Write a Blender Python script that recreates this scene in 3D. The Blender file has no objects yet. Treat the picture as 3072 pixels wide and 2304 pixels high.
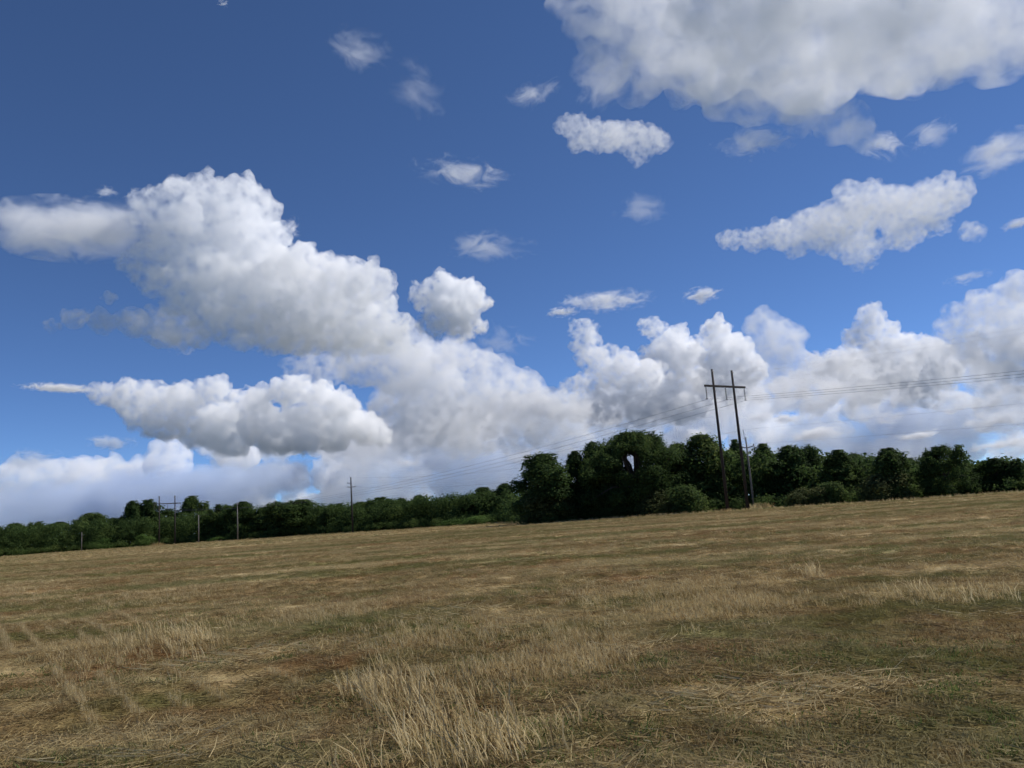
import bpy, bmesh, math, random
import numpy as np
from mathutils import Matrix, Vector

R = math.radians
sc = bpy.context.scene
col = sc.collection

# ------------------------------------------------------------------ camera
cam_d = bpy.data.cameras.new('camera')
cam = bpy.data.objects.new('camera', cam_d)
col.objects.link(cam)
sc.camera = cam
PITCH, ROLL = R(9.4), R(4.1)
R0 = Vector((1, 0, 0))
U0 = Vector((0, -math.sin(PITCH), math.cos(PITCH)))
FW = Vector((0, math.cos(PITCH), math.sin(PITCH)))
m = Matrix((math.cos(ROLL) * R0 - math.sin(ROLL) * U0, math.sin(ROLL) * R0 + math.cos(ROLL) * U0, -FW)).transposed().to_4x4()
m.translation = (0, 0, 1.6)
cam.matrix_world = m
cam_d.sensor_width = 36
cam_d.lens = 27.7
cam_d.clip_start = .1
cam_d.clip_end = 100000

# ------------------------------------------------------------------ sky and sun
SUN_AZ, SUN_EL = R(68), R(46)
world = bpy.data.worlds.new('World')
sc.world = world
world.use_nodes = True
nt = world.node_tree
sky = nt.nodes.new('ShaderNodeTexSky')
sky.sky_type = 'NISHITA'
sky.sun_disc = False
sky.sun_elevation = SUN_EL
sky.sun_rotation = SUN_AZ
sky.altitude = 2500
sky.air_density = .65
sky.dust_density = 0
sky.ozone_density = 8.5
bg = nt.nodes['Background']
bg.inputs[1].default_value = .128
nt.links.new(sky.outputs[0], bg.inputs[0])
sun_d = bpy.data.lights.new('sun', 'SUN')
sun = bpy.data.objects.new('sun', sun_d)
col.objects.link(sun)
sun_d.energy = 5
sun_d.angle = R(.5)
sun_d.color = (1, .955, .89)
sun.rotation_euler = Vector((math.sin(SUN_AZ) * math.cos(SUN_EL), math.cos(SUN_AZ) * math.cos(SUN_EL), math.sin(SUN_EL))).to_track_quat('Z', 'Y').to_euler()
vs = sc.view_settings
vs.view_transform = 'Standard'
vs.look = 'None'
vs.exposure = 0
vs.gamma = 1
vs.use_curve_mapping = False
cy = sc.cycles
cy.max_bounces = 22
cy.volume_bounces = 22
cy.diffuse_bounces = 4
cy.transmission_bounces = 6
cy.transparent_max_bounces = 16
cy.volume_step_rate = 1.0
cy.volume_max_steps = 64
cy.use_adaptive_sampling = True
cy.adaptive_threshold = .04
cy.use_denoising = True
cy.sample_clamp_indirect = 6


# ------------------------------------------------------------------ helpers
def polar(az, d, z=0.0):
    return Vector((d * math.sin(R(az)), d * math.cos(R(az)), z))


def _hash(ix, iy, seed):
    h = (ix.astype(np.int64) * 374761393 + iy.astype(np.int64) * 668265263 + seed * 974711) & 0x7fffffff
    h = ((h ^ (h >> 13)) * 1274126177) & 0x7fffffff
    return ((h ^ (h >> 16)) & 0xffff) / 65535.0


def n2(x, y, scale, seed=0):
    x = np.asarray(x, float) / scale
    y = np.asarray(y, float) / scale
    ix, iy = np.floor(x), np.floor(y)
    fx, fy = x - ix, y - iy
    fx, fy = fx * fx * (3 - 2 * fx), fy * fy * (3 - 2 * fy)
    a, b = _hash(ix, iy, seed), _hash(ix + 1, iy, seed)
    c, d = _hash(ix, iy + 1, seed), _hash(ix + 1, iy + 1, seed)
    return (a * (1 - fx) + b * fx) * (1 - fy) + (c * (1 - fx) + d * fx) * fy


def gz(x, y):
    x = np.asarray(x, float)
    y = np.asarray(y, float)
    near = np.clip(1.3 - np.hypot(x, y) / 60, 0, 1)
    return (n2(x, y, 14, 1) - .5) * .12 + (n2(x, y, 2.6, 2) - .5) * .11 * near + (n2(x, y, .8, 3) - .5) * .05 * near


def mesh_obj(name, verts, faces, mats, parent=None, smooth=False):
    me = bpy.data.meshes.new(name)
    me.from_pydata(verts if isinstance(verts, list) else verts.tolist(), [], faces if isinstance(faces, list) else faces.tolist())
    for mt in (mats if isinstance(mats, (list, tuple)) else [mats]):
        me.materials.append(mt)
    if smooth:
        me.polygons.foreach_set('use_smooth', [True] * len(me.polygons))
    o = bpy.data.objects.new(name, me)
    col.objects.link(o)
    o.parent = parent
    return o


def tag(o, label=None, cat=None, group=None, kind=None):
    for k, v in (('label', label), ('category', cat), ('group', group), ('kind', kind)):
        if v:
            o[k] = v
    return o


def empty(name, loc, rz=0):
    o = bpy.data.objects.new(name, None)
    o.empty_display_size = .3
    col.objects.link(o)
    o.location = loc
    o.rotation_euler = (0, 0, rz)
    return o


class MB:
    """collects tubes, boxes and lathes as one mesh"""
    def __init__(s):
        s.v, s.f = [], []

    def tube(s, pts, rad, n=8, cap=True):
        pts = [Vector(p) for p in pts]
        rad = rad if isinstance(rad, (list, tuple)) else [rad] * len(pts)
        o = len(s.v)
        for i, p in enumerate(pts):
            t = (pts[min(i + 1, len(pts) - 1)] - pts[max(i - 1, 0)]).normalized()
            a = t.orthogonal().normalized() if abs(t.z) < .9 else t.cross(Vector((1, 0, 0))).normalized()
            if abs(t.z) < .9:
                a = t.cross(Vector((0, 0, 1))).normalized()
            b = t.cross(a)
            for k in range(n):
                q = 2 * math.pi * k / n
                s.v.append(tuple(p + (a * math.cos(q) + b * math.sin(q)) * rad[i]))
        for i in range(len(pts) - 1):
            for k in range(n):
                a0, a1 = o + i * n + k, o + i * n + (k + 1) % n
                s.f.append((a0, a1, a1 + n, a0 + n))
        if cap:
            s.f.append(tuple(o + k for k in range(n))[::-1])
            s.f.append(tuple(o + (len(pts) - 1) * n + k for k in range(n)))
        return s

    def box(s, c, d, rz=0.0):
        o = len(s.v)
        q = Matrix.Rotation(rz, 3, 'Z')
        for x in (-1, 1):
            for y in (-1, 1):
                for z in (-1, 1):
                    s.v.append(tuple(Vector(c) + q @ Vector((x * d[0] / 2, y * d[1] / 2, z * d[2] / 2))))
        s.f += [tuple(o + i for i in t) for t in ((0, 1, 3, 2), (4, 6, 7, 5), (0, 4, 5, 1), (2, 3, 7, 6), (0, 2, 6, 4), (1, 5, 7, 3))]
        return s

    def lathe(s, c, prof, n=10):
        o = len(s.v)
        for r_, z in prof:
            for k in range(n):
                q = 2 * math.pi * k / n
                s.v.append((c[0] + r_ * math.cos(q), c[1] + r_ * math.sin(q), c[2] + z))
        for i in range(len(prof) - 1):
            for k in range(n):
                a0, a1 = o + i * n + k, o + i * n + (k + 1) % n
                s.f.append((a0, a1, a1 + n, a0 + n))
        s.f.append(tuple(o + k for k in range(n))[::-1])
        s.f.append(tuple(o + (len(prof) - 1) * n + k for k in range(n)))
        return s

    def build(s, name, mat, parent=None, smooth=False):
        return mesh_obj(name, s.v, s.f, mat, parent, smooth)


def new_mat(name):
    mt = bpy.data.materials.new(name)
    mt.use_nodes = True
    n = mt.node_tree
    return mt, n, n.nodes['Principled BSDF'], n.nodes['Material Output']


def nd(n, kind, **inp):
    x = n.nodes.new(kind)
    for k, v in inp.items():
        key = int(k[1:]) if k[0] == 'i' and k[1:].isdigit() else k
        x.inputs[key].default_value = v
    return x


def ramp(n, fac, stops):
    x = n.nodes.new('ShaderNodeValToRGB')
    e = x.color_ramp.elements
    while len(e) < len(stops):
        e.new(.5)
    for el, (p, c) in zip(e, stops):
        el.position = p
        el.color = (*c, 1)
    n.links.new(fac, x.inputs[0])
    return x.outputs[0]


def mixc(n, fac, a, b):
    x = n.nodes.new('ShaderNodeMix')
    x.data_type = 'RGBA'
    for sock, v in ((x.inputs[0], fac), (x.inputs[6], a), (x.inputs[7], b)):
        if isinstance(v, (int, float)):
            sock.default_value = v
        elif isinstance(v, tuple):
            sock.default_value = (*v, 1)
        else:
            n.links.new(v, sock)
    return x.outputs[2]


def noise_(n, vec, scale, detail=4, rough=.55, dist=0):
    x = nd(n, 'ShaderNodeTexNoise', Scale=scale, Detail=detail, Roughness=rough, Distortion=dist)
    n.links.new(vec, x.inputs['Vector'])
    return x.outputs[0]


def maprange(n, v, a, b, c=0.0, d=1.0, smooth=False):
    x = nd(n, 'ShaderNodeMapRange', i1=a, i2=b, i3=c, i4=d)
    if smooth:
        x.interpolation_type = 'SMOOTHSTEP'
    n.links.new(v, x.inputs[0])
    return x.outputs[0]


def math_(n, op, a, b=None):
    x = n.nodes.new('ShaderNodeMath')
    x.operation = op
    for i, v in enumerate((a, b)):
        if v is None:
            continue
        if isinstance(v, (int, float)):
            x.inputs[i].default_value = v
        else:
            n.links.new(v, x.inputs[i])
    return x.outputs[0]


# ------------------------------------------------------------------ materials
def patch_masks(n):
    """green, reddish and pale areas of the field, in metres of ground"""
    pos = n.nodes.new('ShaderNodeNewGeometry').outputs['Position']
    mp = n.nodes.new('ShaderNodeMapping')
    mp.inputs['Scale'].default_value = (1, 1, 0)
    n.links.new(pos, mp.inputs[0])
    p2 = mp.outputs[0]
    ms = n.nodes.new('ShaderNodeMapping')     # cut swaths run across the view
    ms.inputs['Rotation'].default_value = (0, 0, R(6))
    ms.inputs['Scale'].default_value = (.22, 1, 0)
    n.links.new(pos, ms.inputs[0])
    sw = ms.outputs[0]
    big = noise_(n, sw, .14, 3, .55, .3)
    mid = noise_(n, p2, .42, 4, .6, .4)
    small = noise_(n, p2, 1.7, 4, .6)
    g = math_(n, 'ADD', math_(n, 'MULTIPLY', big, .55), math_(n, 'ADD', math_(n, 'MULTIPLY', mid, .3), math_(n, 'MULTIPLY', small, .15)))
    green = maprange(n, g, .493, .565)
    red = maprange(n, noise_(n, p2, .31, 4, .6, .6), .53, .64)
    pale = maprange(n, math_(n, 'ADD', math_(n, 'MULTIPLY', noise_(n, sw, .3, 4, .65, .3), .7), math_(n, 'MULTIPLY', small, .3)), .49, .58)
    return pos, green, red, pale, small


def tinted(n, c, green, red, pale, amount):
    """shift a straw colour towards the local patch"""
    c = mixc(n, math_(n, 'MULTIPLY', pale, .65 * amount), c, (.52, .43, .235))
    c = mixc(n, math_(n, 'MULTIPLY', red, .75 * amount), c, (.23, .125, .052))
    return mixc(n, math_(n, 'MULTIPLY', green, .8 * amount), c, (.12, .13, .038))


def mat_field():
    mt, n, p, _ = new_mat('mown_field')
    pos, green, red, pale, small = patch_masks(n)
    fine = noise_(n, pos, 9, 6, .7)
    straw = ramp(n, fine, [(.25, (.135, .09, .036)), (.5, (.265, .195, .086)), (.75, (.43, .335, .16))])
    brown = ramp(n, fine, [(.3, (.115, .066, .026)), (.7, (.31, .2, .084))])
    c = mixc(n, maprange(n, small, .42, .6), straw, brown)
    c = tinted(n, c, green, red, pale, .9)
    ln = n.nodes.new('ShaderNodeVectorMath')
    ln.operation = 'LENGTH'
    n.links.new(pos, ln.inputs[0])
    c = mixc(n, maprange(n, ln.outputs['Value'], 380, 520), c, (.055, .06, .042))   # woodland beyond the field
    n.links.new(c, p.inputs['Base Color'])
    p.inputs['Roughness'].default_value = .95
    p.inputs['Specular IOR Level'].default_value = .1
    b = nd(n, 'ShaderNodeBump', Strength=.8, Distance=.06)
    n.links.new(math_(n, 'ADD', fine, math_(n, 'MULTIPLY', small, 1.5)), b.inputs['Height'])
    n.links.new(b.outputs[0], p.inputs['Normal'])
    return mt


def mat_blade(name, stops, trans, patch=0.0):
    mt, n, p, out = new_mat(name)
    rnd = n.nodes.new('ShaderNodeObjectInfo').outputs['Random']
    isl = n.nodes.new('ShaderNodeNewGeometry').outputs['Random Per Island']
    f_ = math_(n, 'ADD', math_(n, 'MULTIPLY', rnd, .4), math_(n, 'MULTIPLY', isl, .6))
    c = ramp(n, f_, stops)
    if patch:
        _, green, red, pale, small = patch_masks(n)
        c = tinted(n, c, green, red, pale, patch)
    n.links.new(c, p.inputs['Base Color'])
    p.inputs['Roughness'].default_value = .75
    p.inputs['Specular IOR Level'].default_value = .12
    t = n.nodes.new('ShaderNodeBsdfTranslucent')
    n.links.new(c, t.inputs[0])
    mx = n.nodes.new('ShaderNodeMixShader')
    mx.inputs[0].default_value = trans
    n.links.new(p.outputs[0], mx.inputs[1])
    n.links.new(t.outputs[0], mx.inputs[2])
    n.links.new(mx.outputs[0], out.inputs[0])
    return mt


def mat_leaf(name, dark, light, yellow, trans=.3):
    mt, n, p, out = new_mat(name)
    at = n.nodes.new('ShaderNodeAttribute')
    at.attribute_name = 'tint'
    oi = n.nodes.new('ShaderNodeObjectInfo').outputs['Random']
    isl = n.nodes.new('ShaderNodeNewGeometry').outputs['Random Per Island']
    f_ = math_(n, 'ADD', math_(n, 'MULTIPLY', at.outputs['Fac'], .5), math_(n, 'ADD', math_(n, 'MULTIPLY', oi, .28), math_(n, 'MULTIPLY', isl, .22)))
    c = ramp(n, f_, [(.15, dark), (.6, light), (.95, yellow)])
    n.links.new(c, p.inputs['Base Color'])
    p.inputs['Roughness'].default_value = .8
    p.inputs['Specular IOR Level'].default_value = .08
    t = n.nodes.new('ShaderNodeBsdfTranslucent')
    n.links.new(c, t.inputs[0])
    mx = n.nodes.new('ShaderNodeMixShader')
    mx.inputs[0].default_value = trans
    n.links.new(p.outputs[0], mx.inputs[1])
    n.links.new(t.outputs[0], mx.inputs[2])
    n.links.new(mx.outputs[0], out.inputs[0])
    return mt


def mat_wood(name, a, b, scale):
    mt, n, p, _ = new_mat(name)
    tc = n.nodes.new('ShaderNodeTexCoord')
    mp = n.nodes.new('ShaderNodeMapping')
    mp.inputs['Scale'].default_value = (1, 1, .08)
    n.links.new(tc.outputs['Object'], mp.inputs[0])
    f_ = noise_(n, mp.outputs[0], scale, 5, .65)
    n.links.new(ramp(n, f_, [(.3, a), (.7, b)]), p.inputs['Base Color'])
    p.inputs['Roughness'].default_value = .85
    bm_ = nd(n, 'ShaderNodeBump', Strength=.5, Distance=.02)
    n.links.new(f_, bm_.inputs['Height'])
    n.links.new(bm_.outputs[0], p.inputs['Normal'])
    return mt


def mat_flat(name, c, rough=.5, metal=0.0):
    mt, n, p, _ = new_mat(name)
    pos = n.nodes.new('ShaderNodeNewGeometry').outputs['Position']
    f_ = noise_(n, pos, 6, 3)
    n.links.new(ramp(n, f_, [(.3, tuple(x * .75 for x in c)), (.7, tuple(min(1, x * 1.2) for x in c))]), p.inputs['Base Color'])
    p.inputs['Roughness'].default_value = rough
    p.inputs['Metallic'].default_value = metal
    return mt


M = dict(
    field=mat_field(),
    straw=mat_blade('dry_straw', [(.1, (.25, .17, .076)), (.45, (.45, .345, .165)), (.9, (.68, .56, .325))], .42),
    thatch=mat_blade('brown_thatch', [(.1, (.115, .07, .031)), (.5, (.25, .178, .078)), (.9, (.42, .325, .152))], .35, .9),
    stalk=mat_blade('stubble_stalk', [(.1, (.17, .12, .055)), (.5, (.335, .265, .126)), (.9, (.53, .44, .25))], .42, .75),
    weed=mat_blade('green_weed', [(.1, (.06, .09, .026)), (.5, (.105, .145, .042)), (.9, (.19, .21, .07))], .4),
    leaf=mat_leaf('tree_leaf', (.036, .065, .021), (.075, .118, .034), (.19, .23, .065), .45),
    bright=mat_leaf('bush_leaf', (.065, .12, .027), (.1, .165, .04), (.15, .21, .055)),
    brown=mat_leaf('brownish_leaf', (.05, .065, .023), (.09, .105, .035), (.13, .14, .05)),
    bark=mat_wood('bark', (.03, .022, .016), (.10, .08, .06), 4),
    pole=mat_wood('creosote_pole', (.012, .009, .008), (.05, .036, .028), 9),
    grey_pole=mat_wood('weathered_pole', (.10, .09, .08), (.25, .23, .21), 9),
    insul=mat_flat('insulator_glaze', (.10, .085, .08), .25),
    steel=mat_flat('galvanised_steel', (.11, .11, .12), .55, .6),
    wire=mat_flat('aluminium_wire', (.05, .05, .055), .6),
)


# ------------------------------------------------------------------ clouds
CLOUDS = [
 dict(label='towering white cumulus, tallest cloud on the left of the sky', D=6000, k=3.11, seed=1, left=0.1, low=0.08, vox=0.055, depth=0.55, noise=0.42, base=12.27, blobs=[(-24.9, 21.71, 1.7), (-22.81, 22.18, 1.92), (-20.65, 22.48, 1.74), (-18.75, 22.89, 1.48), (-17.64, 22.18, 1.26), (-22.81, 19.78, 2.41), (-20.37, 19.91, 2.49), (-18.17, 19.69, 2.1), (-16.61, 17.53, 2.3), (-19.16, 16.85, 2.84), (-21.92, 16.77, 2.74), (-24.3, 17.57, 1.95), (-15.31, 17.87, 1.71), (-13.68, 17.56, 1.83), (-12.03, 17.23, 1.76), (-10.37, 16.55, 1.68), (-9.24, 15.38, 1.11), (-14.09, 14.98, 2.68), (-11.14, 14.28, 2.42), (-16.68, 14.66, 2.47), (-20.42, 14.63, 2.07), (-23.12, 14.57, 1.71), (-8.48, 13.54, 1.48), (-8.23, 11.87, 1.48), (-10.9, 11.97, 1.62)]),
 dict(label='grey trailing cloud below the tallest cumulus on the left', D=5800, k=0.85, seed=3, left=0.05, low=0.04, puff=0.35, vox=0.1, depth=0.4, noise=0.8, blobs=[(-30.85, 13.87, 0.5), (-29.56, 14.29, 0.72), (-27.95, 14.38, 0.85), (-26.0, 14.1, 1.04), (-24.0, 13.46, 0.96), (-21.94, 13.1, 0.75), (-19.22, 13.0, 0.78), (-27.53, 15.83, 0.48)]),
 dict(label='compact round cumulus beside the tall white cumulus', D=8000, k=3.46, seed=4, depth=0.5, noise=0.42, blobs=[(-4.56, 16.36, 1.26), (-6.03, 16.09, 1.12), (-3.03, 15.95, 1.33), (-1.85, 15.39, 0.74), (-4.32, 14.69, 1.66), (-3.33, 13.97, 1.34), (-5.41, 13.74, 1.33)]),
 dict(label='broad pale cloud bank across the middle above the trees', D=11000, k=1.78, seed=5, puff=0.35, vox=0.1, depth=0.7, noise=0.42, blobs=[(-15.49, 11.1, 1.13), (-13.55, 11.38, 1.53), (-10.93, 11.14, 1.95), (-8.28, 10.87, 2.37), (-5.89, 11.26, 1.9), (-3.82, 11.65, 1.44), (-1.8, 11.02, 1.34), (-0.34, 9.91, 1.28), (1.14, 9.13, 1.21), (-5.02, 8.69, 2.6), (-1.66, 8.15, 2.22), (1.38, 7.77, 1.81), (3.71, 7.25, 1.61), (-7.72, 8.51, 2.38), (-3.46, 6.42, 2.41), (0.24, 6.16, 2.01), (-7.17, 6.14, 1.98), (2.88, 5.3, 1.81)]),
 dict(label='white heaped cumulus with a dark flat base, low on the left', D=9300, k=3.02, seed=6, left=0.03, low=0.0, vox=0.065, depth=0.6, noise=0.42, base=5.26, blobs=[(-27.75, 9.61, 0.8), (-26.52, 9.37, 1.08), (-24.85, 9.07, 1.23), (-22.84, 9.05, 1.26), (-25.68, 8.1, 1.04), (-23.71, 7.7, 1.19), (-20.92, 9.65, 1.0), (-19.27, 9.18, 0.9), (-18.05, 8.9, 0.91), (-16.16, 9.56, 1.18), (-14.1, 9.27, 1.27), (-12.52, 8.23, 1.28), (-10.93, 7.01, 1.23), (-9.66, 6.12, 0.72), (-18.07, 7.46, 1.68), (-15.27, 7.2, 1.72), (-20.8, 7.23, 1.62), (-13.06, 6.45, 1.34), (-16.86, 6.13, 1.3), (-19.92, 5.94, 1.13), (-22.27, 6.8, 1.01), (-24.84, 7.32, 0.83), (-14.99, 5.73, 1.07)]),
 dict(label='slim twin-headed cumulus tower rising in the centre of the cloud bank', D=12000, k=3.11, seed=7, depth=0.5, noise=0.42, blobs=[(5.56, 12.81, 0.9), (5.73, 11.69, 1.03), (6.36, 10.39, 1.2), (8.2, 10.21, 1.06), (9.6, 9.08, 1.31), (7.53, 8.44, 1.65), (4.82, 8.34, 1.4), (10.63, 7.81, 1.36), (6.05, 6.89, 1.66), (9.03, 6.63, 1.47), (11.99, 6.68, 1.45)]),
 dict(label='narrow two-lobed cumulus above the twin wooden poles', D=13000, k=3.11, seed=8, depth=0.5, noise=0.42, blobs=[(10.54, 12.41, 0.81), (12.43, 12.06, 0.67), (11.63, 11.09, 1.1), (12.84, 10.06, 1.22), (10.7, 10.13, 1.24), (11.87, 8.68, 1.35), (14.09, 8.12, 1.33)]),
 dict(label='rounded cumulus head just above the twin wooden poles', D=12500, k=3.11, seed=9, depth=0.5, noise=0.42, blobs=[(15.07, 11.67, 1.04), (16.07, 10.89, 0.97), (14.07, 10.91, 0.98), (16.62, 10.17, 0.87), (14.95, 9.49, 1.32), (16.96, 8.77, 1.23), (15.63, 7.62, 1.31)]),
 dict(label='hazy grey cloud head right of the rounded cumulus head', D=14000, k=1.1, seed=10, puff=0.35, vox=0.1, depth=0.5, noise=0.8, blobs=[(18.29, 11.44, 1.31), (19.74, 10.66, 1.29), (18.12, 10.08, 1.37), (19.5, 8.77, 1.44), (20.66, 8.3, 1.24)]),
 dict(label='cumulus tower with a pointed head in the bank on the right', D=11500, k=2.42, seed=11, depth=0.5, noise=0.42, blobs=[(25.21, 11.63, 0.67), (25.24, 10.61, 0.92), (26.21, 10.24, 0.6), (24.11, 9.86, 0.9), (25.42, 9.04, 1.16), (27.1, 9.08, 0.91), (28.36, 8.43, 1.1), (23.34, 8.41, 1.2), (21.87, 8.46, 1.05), (26.33, 7.52, 1.25), (28.93, 6.84, 1.14), (27.46, 5.85, 1.06), (24.52, 6.54, 1.12)]),
 dict(label='large soft cloud bank filling the right edge of the sky', D=10000, k=1.51, seed=12, puff=0.35, vox=0.1, depth=0.6, noise=0.42, blobs=[(30.1, 9.48, 1.4), (31.77, 10.35, 1.36), (33.49, 11.01, 1.24), (34.29, 9.14, 1.96), (32.18, 8.09, 1.9), (30.08, 7.56, 1.57), (33.91, 6.65, 1.96), (31.38, 6.04, 1.35), (33.98, 11.77, 0.85)]),
 dict(label='flat grey cloud layer behind the twin poles to the right', D=16000, k=1.65, seed=13, puff=0.35, vox=0.1, depth=0.8, noise=0.8, flat=0.6, blobs=[(17.79, 7.37, 1.22), (19.93, 7.28, 1.34), (22.23, 6.68, 1.3), (24.48, 6.24, 1.2), (26.63, 5.72, 1.16), (28.96, 5.2, 1.16), (31.2, 4.82, 1.18), (33.15, 4.78, 1.13), (20.93, 5.73, 1.06), (23.76, 5.09, 1.01)]),
 dict(label='bright low puffs over the spreading oak in the centre', D=17000, k=3.11, seed=16, depth=0.6, noise=0.42, blobs=[(-1.34, 7.79, 0.81), (0.36, 7.84, 0.94), (1.89, 7.83, 0.87), (3.2, 7.12, 0.74), (4.53, 6.85, 0.67), (5.89, 7.07, 0.73), (7.0, 6.31, 0.73), (-3.15, 6.06, 0.6), (-1.99, 5.65, 0.54)]),
 dict(label='cream-topped cloud band low over the far woods on the left', D=26000, k=1.9, seed=18, depth=1.2, noise=0.6, flat=0.7, puff=0.45, vox=0.11, left=0.02, low=0.03, blobs=[(-34.65, 1.35, 0.84), (-34.24, 2.63, 1.08), (-34.25, 4.19, 1.11), (-32.85, 1.22, 1.04), (-32.81, 3.08, 1.26), (-33.49, 4.5, 0.87), (-31.32, 1.65, 1.2), (-31.01, 3.07, 1.31), (-31.89, 4.67, 1.24), (-29.3, 1.43, 0.92), (-29.91, 3.02, 1.04), (-29.25, 4.61, 1.46), (-27.27, 1.26, 1.16), (-27.79, 2.88, 1.18), (-27.29, 4.56, 1.31), (-26.43, 1.62, 1.53), (-26.33, 2.91, 0.97), (-25.88, 4.51, 0.98), (-23.99, 1.76, 1.26), (-24.13, 3.58, 1.01), (-23.88, 4.82, 1.41), (-21.34, 1.34, 1.39), (-21.85, 3.13, 1.19), (-21.25, 6.14, 1.08), (-19.67, 1.82, 1.19), (-19.77, 3.07, 1.28), (-19.65, 5.61, 1.61), (-18.51, 1.62, 1.68), (-17.71, 3.53, 1.34), (-17.06, 5.63, 1.05), (-15.26, 1.57, 1.4), (-16.11, 3.6, 1.3), (-16.28, 5.85, 1.12), (-13.1, 1.42, 1.71), (-12.99, 3.65, 1.66), (-13.81, 6.1, 1.43)]),
 dict(label='pale cloud deck low behind the middle pole and the grove', D=26000, k=1.9, seed=19, depth=1.2, noise=0.6, flat=0.7, puff=0.45, vox=0.11, left=0.02, low=0.03, blobs=[(-12.34, 2.21, 1.56), (-12.03, 4.63, 1.54), (-11.53, 5.89, 2.0), (-10.07, 1.74, 2.14), (-10.07, 4.82, 2.15), (-9.35, 5.64, 1.28), (-7.88, 1.95, 1.8), (-6.52, 4.04, 1.39), (-7.08, 5.9, 1.32), (-4.96, 2.08, 1.33), (-4.99, 4.54, 2.0), (-4.96, 7.35, 1.44), (-2.36, 2.14, 2.1), (-2.62, 3.82, 1.3), (-2.44, 6.05, 1.88), (-1.08, 2.21, 1.47), (-1.06, 3.98, 1.71), (0.02, 6.45, 1.44), (1.93, 2.26, 1.77), (2.82, 3.7, 2.24), (2.96, 6.7, 1.78), (4.37, 2.25, 1.33), (4.72, 4.35, 1.53), (5.08, 7.0, 1.37), (6.93, 1.96, 1.71), (7.0, 3.74, 1.81), (6.89, 7.32, 1.46), (9.44, 2.09, 1.82), (9.69, 3.69, 1.79), (9.58, 6.88, 1.6), (10.45, 1.85, 1.77), (10.84, 3.79, 1.55), (11.62, 6.62, 1.23)]),
 dict(label='pale cloud deck low behind the trees on the right', D=26000, k=1.9, seed=20, depth=1.2, noise=0.6, flat=0.7, puff=0.45, vox=0.11, left=0.02, low=0.03, blobs=[(14.17, 1.94, 1.94), (13.27, 5.05, 1.81), (15.12, 7.61, 2.01), (15.31, 2.01, 1.42), (16.59, 3.95, 1.41), (15.8, 6.07, 2.08), (18.78, 1.91, 1.82), (18.29, 4.36, 1.51), (18.78, 6.14, 1.42), (20.18, 1.85, 1.52), (21.02, 3.65, 1.22), (21.08, 5.72, 1.37), (22.72, 1.99, 1.3), (21.83, 4.03, 1.38), (23.33, 7.26, 1.79), (24.77, 2.13, 1.78), (25.13, 4.62, 1.15), (24.47, 5.96, 1.59), (26.1, 1.86, 1.72), (26.23, 3.8, 1.27), (26.68, 6.47, 1.51), (27.87, 1.75, 1.32), (27.98, 3.69, 1.43), (28.21, 6.59, 1.55), (29.32, 1.98, 1.24), (30.01, 4.1, 1.56), (30.91, 6.4, 1.12), (31.54, 1.76, 0.97), (31.87, 3.86, 1.57), (31.98, 6.56, 1.31), (32.72, 1.97, 1.13), (33.46, 3.38, 0.91), (34.16, 5.06, 0.99)]),
 dict(label='large grey-bellied cloud filling the top right of the sky', D=3000, k=1.7, seed=21, puff=0.3, fine=4, left=0.13, low=0.13, vox=0.09, depth=0.35, noise=0.75, thr=(0.32, 0.66), detail=6, flat=0.7, blobs=[(6.17, 34.67, 1.36), (7.63, 33.12, 1.52), (9.25, 31.5, 1.68), (10.6, 33.57, 2.7), (12.26, 29.91, 2.13), (13.98, 32.21, 3.56), (15.18, 28.26, 1.81), (17.21, 30.49, 3.81), (17.34, 26.69, 1.79), (20.95, 30.81, 4.8), (19.95, 26.46, 2.18), (22.67, 25.27, 1.7), (24.05, 28.1, 3.59), (25.51, 23.72, 1.59), (26.52, 22.59, 1.09), (28.3, 28.06, 3.91), (31.7, 27.82, 3.71), (32.11, 25.52, 1.97), (34.74, 26.78, 3.05), (34.86, 24.62, 1.76), (36.39, 25.4, 2.05), (30.14, 25.31, 1.53), (23.05, 33.55, 5.43), (30.32, 31.17, 4.25), (13.02, 35.38, 3.5)]),
 dict(label='long ragged white cloud in the upper right below the large cloud', D=4500, k=1.08, seed=22, left=0.06, low=0.12, depth=0.3, noise=0.42, blobs=[(16.83, 17.76, 0.8), (18.44, 17.72, 1.0), (20.36, 17.86, 1.19), (22.09, 18.0, 1.22), (23.75, 17.98, 1.42), (25.52, 17.91, 1.5), (27.27, 17.98, 1.46), (29.07, 17.85, 1.41), (30.69, 17.74, 1.27), (31.91, 17.86, 0.52), (23.27, 16.69, 1.15), (24.96, 16.05, 1.31), (25.24, 14.92, 0.67), (27.87, 16.34, 1.26), (29.8, 16.35, 0.85), (24.89, 19.65, 0.78), (26.32, 19.33, 0.66), (31.78, 15.44, 0.7), (21.13, 16.62, 0.77)]),
 dict(label='small white cloud under the left corner of the large grey-bellied cloud', D=3600, k=0.91, seed=23, left=0.06, low=0.12, depth=0.3, noise=0.42, blobs=[(5.95, 27.14, 0.99), (7.07, 26.57, 1.27), (8.45, 26.19, 1.27), (9.97, 25.6, 1.26), (11.5, 25.17, 1.25), (12.55, 25.24, 0.81), (10.9, 24.55, 0.82)]),
]

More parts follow.
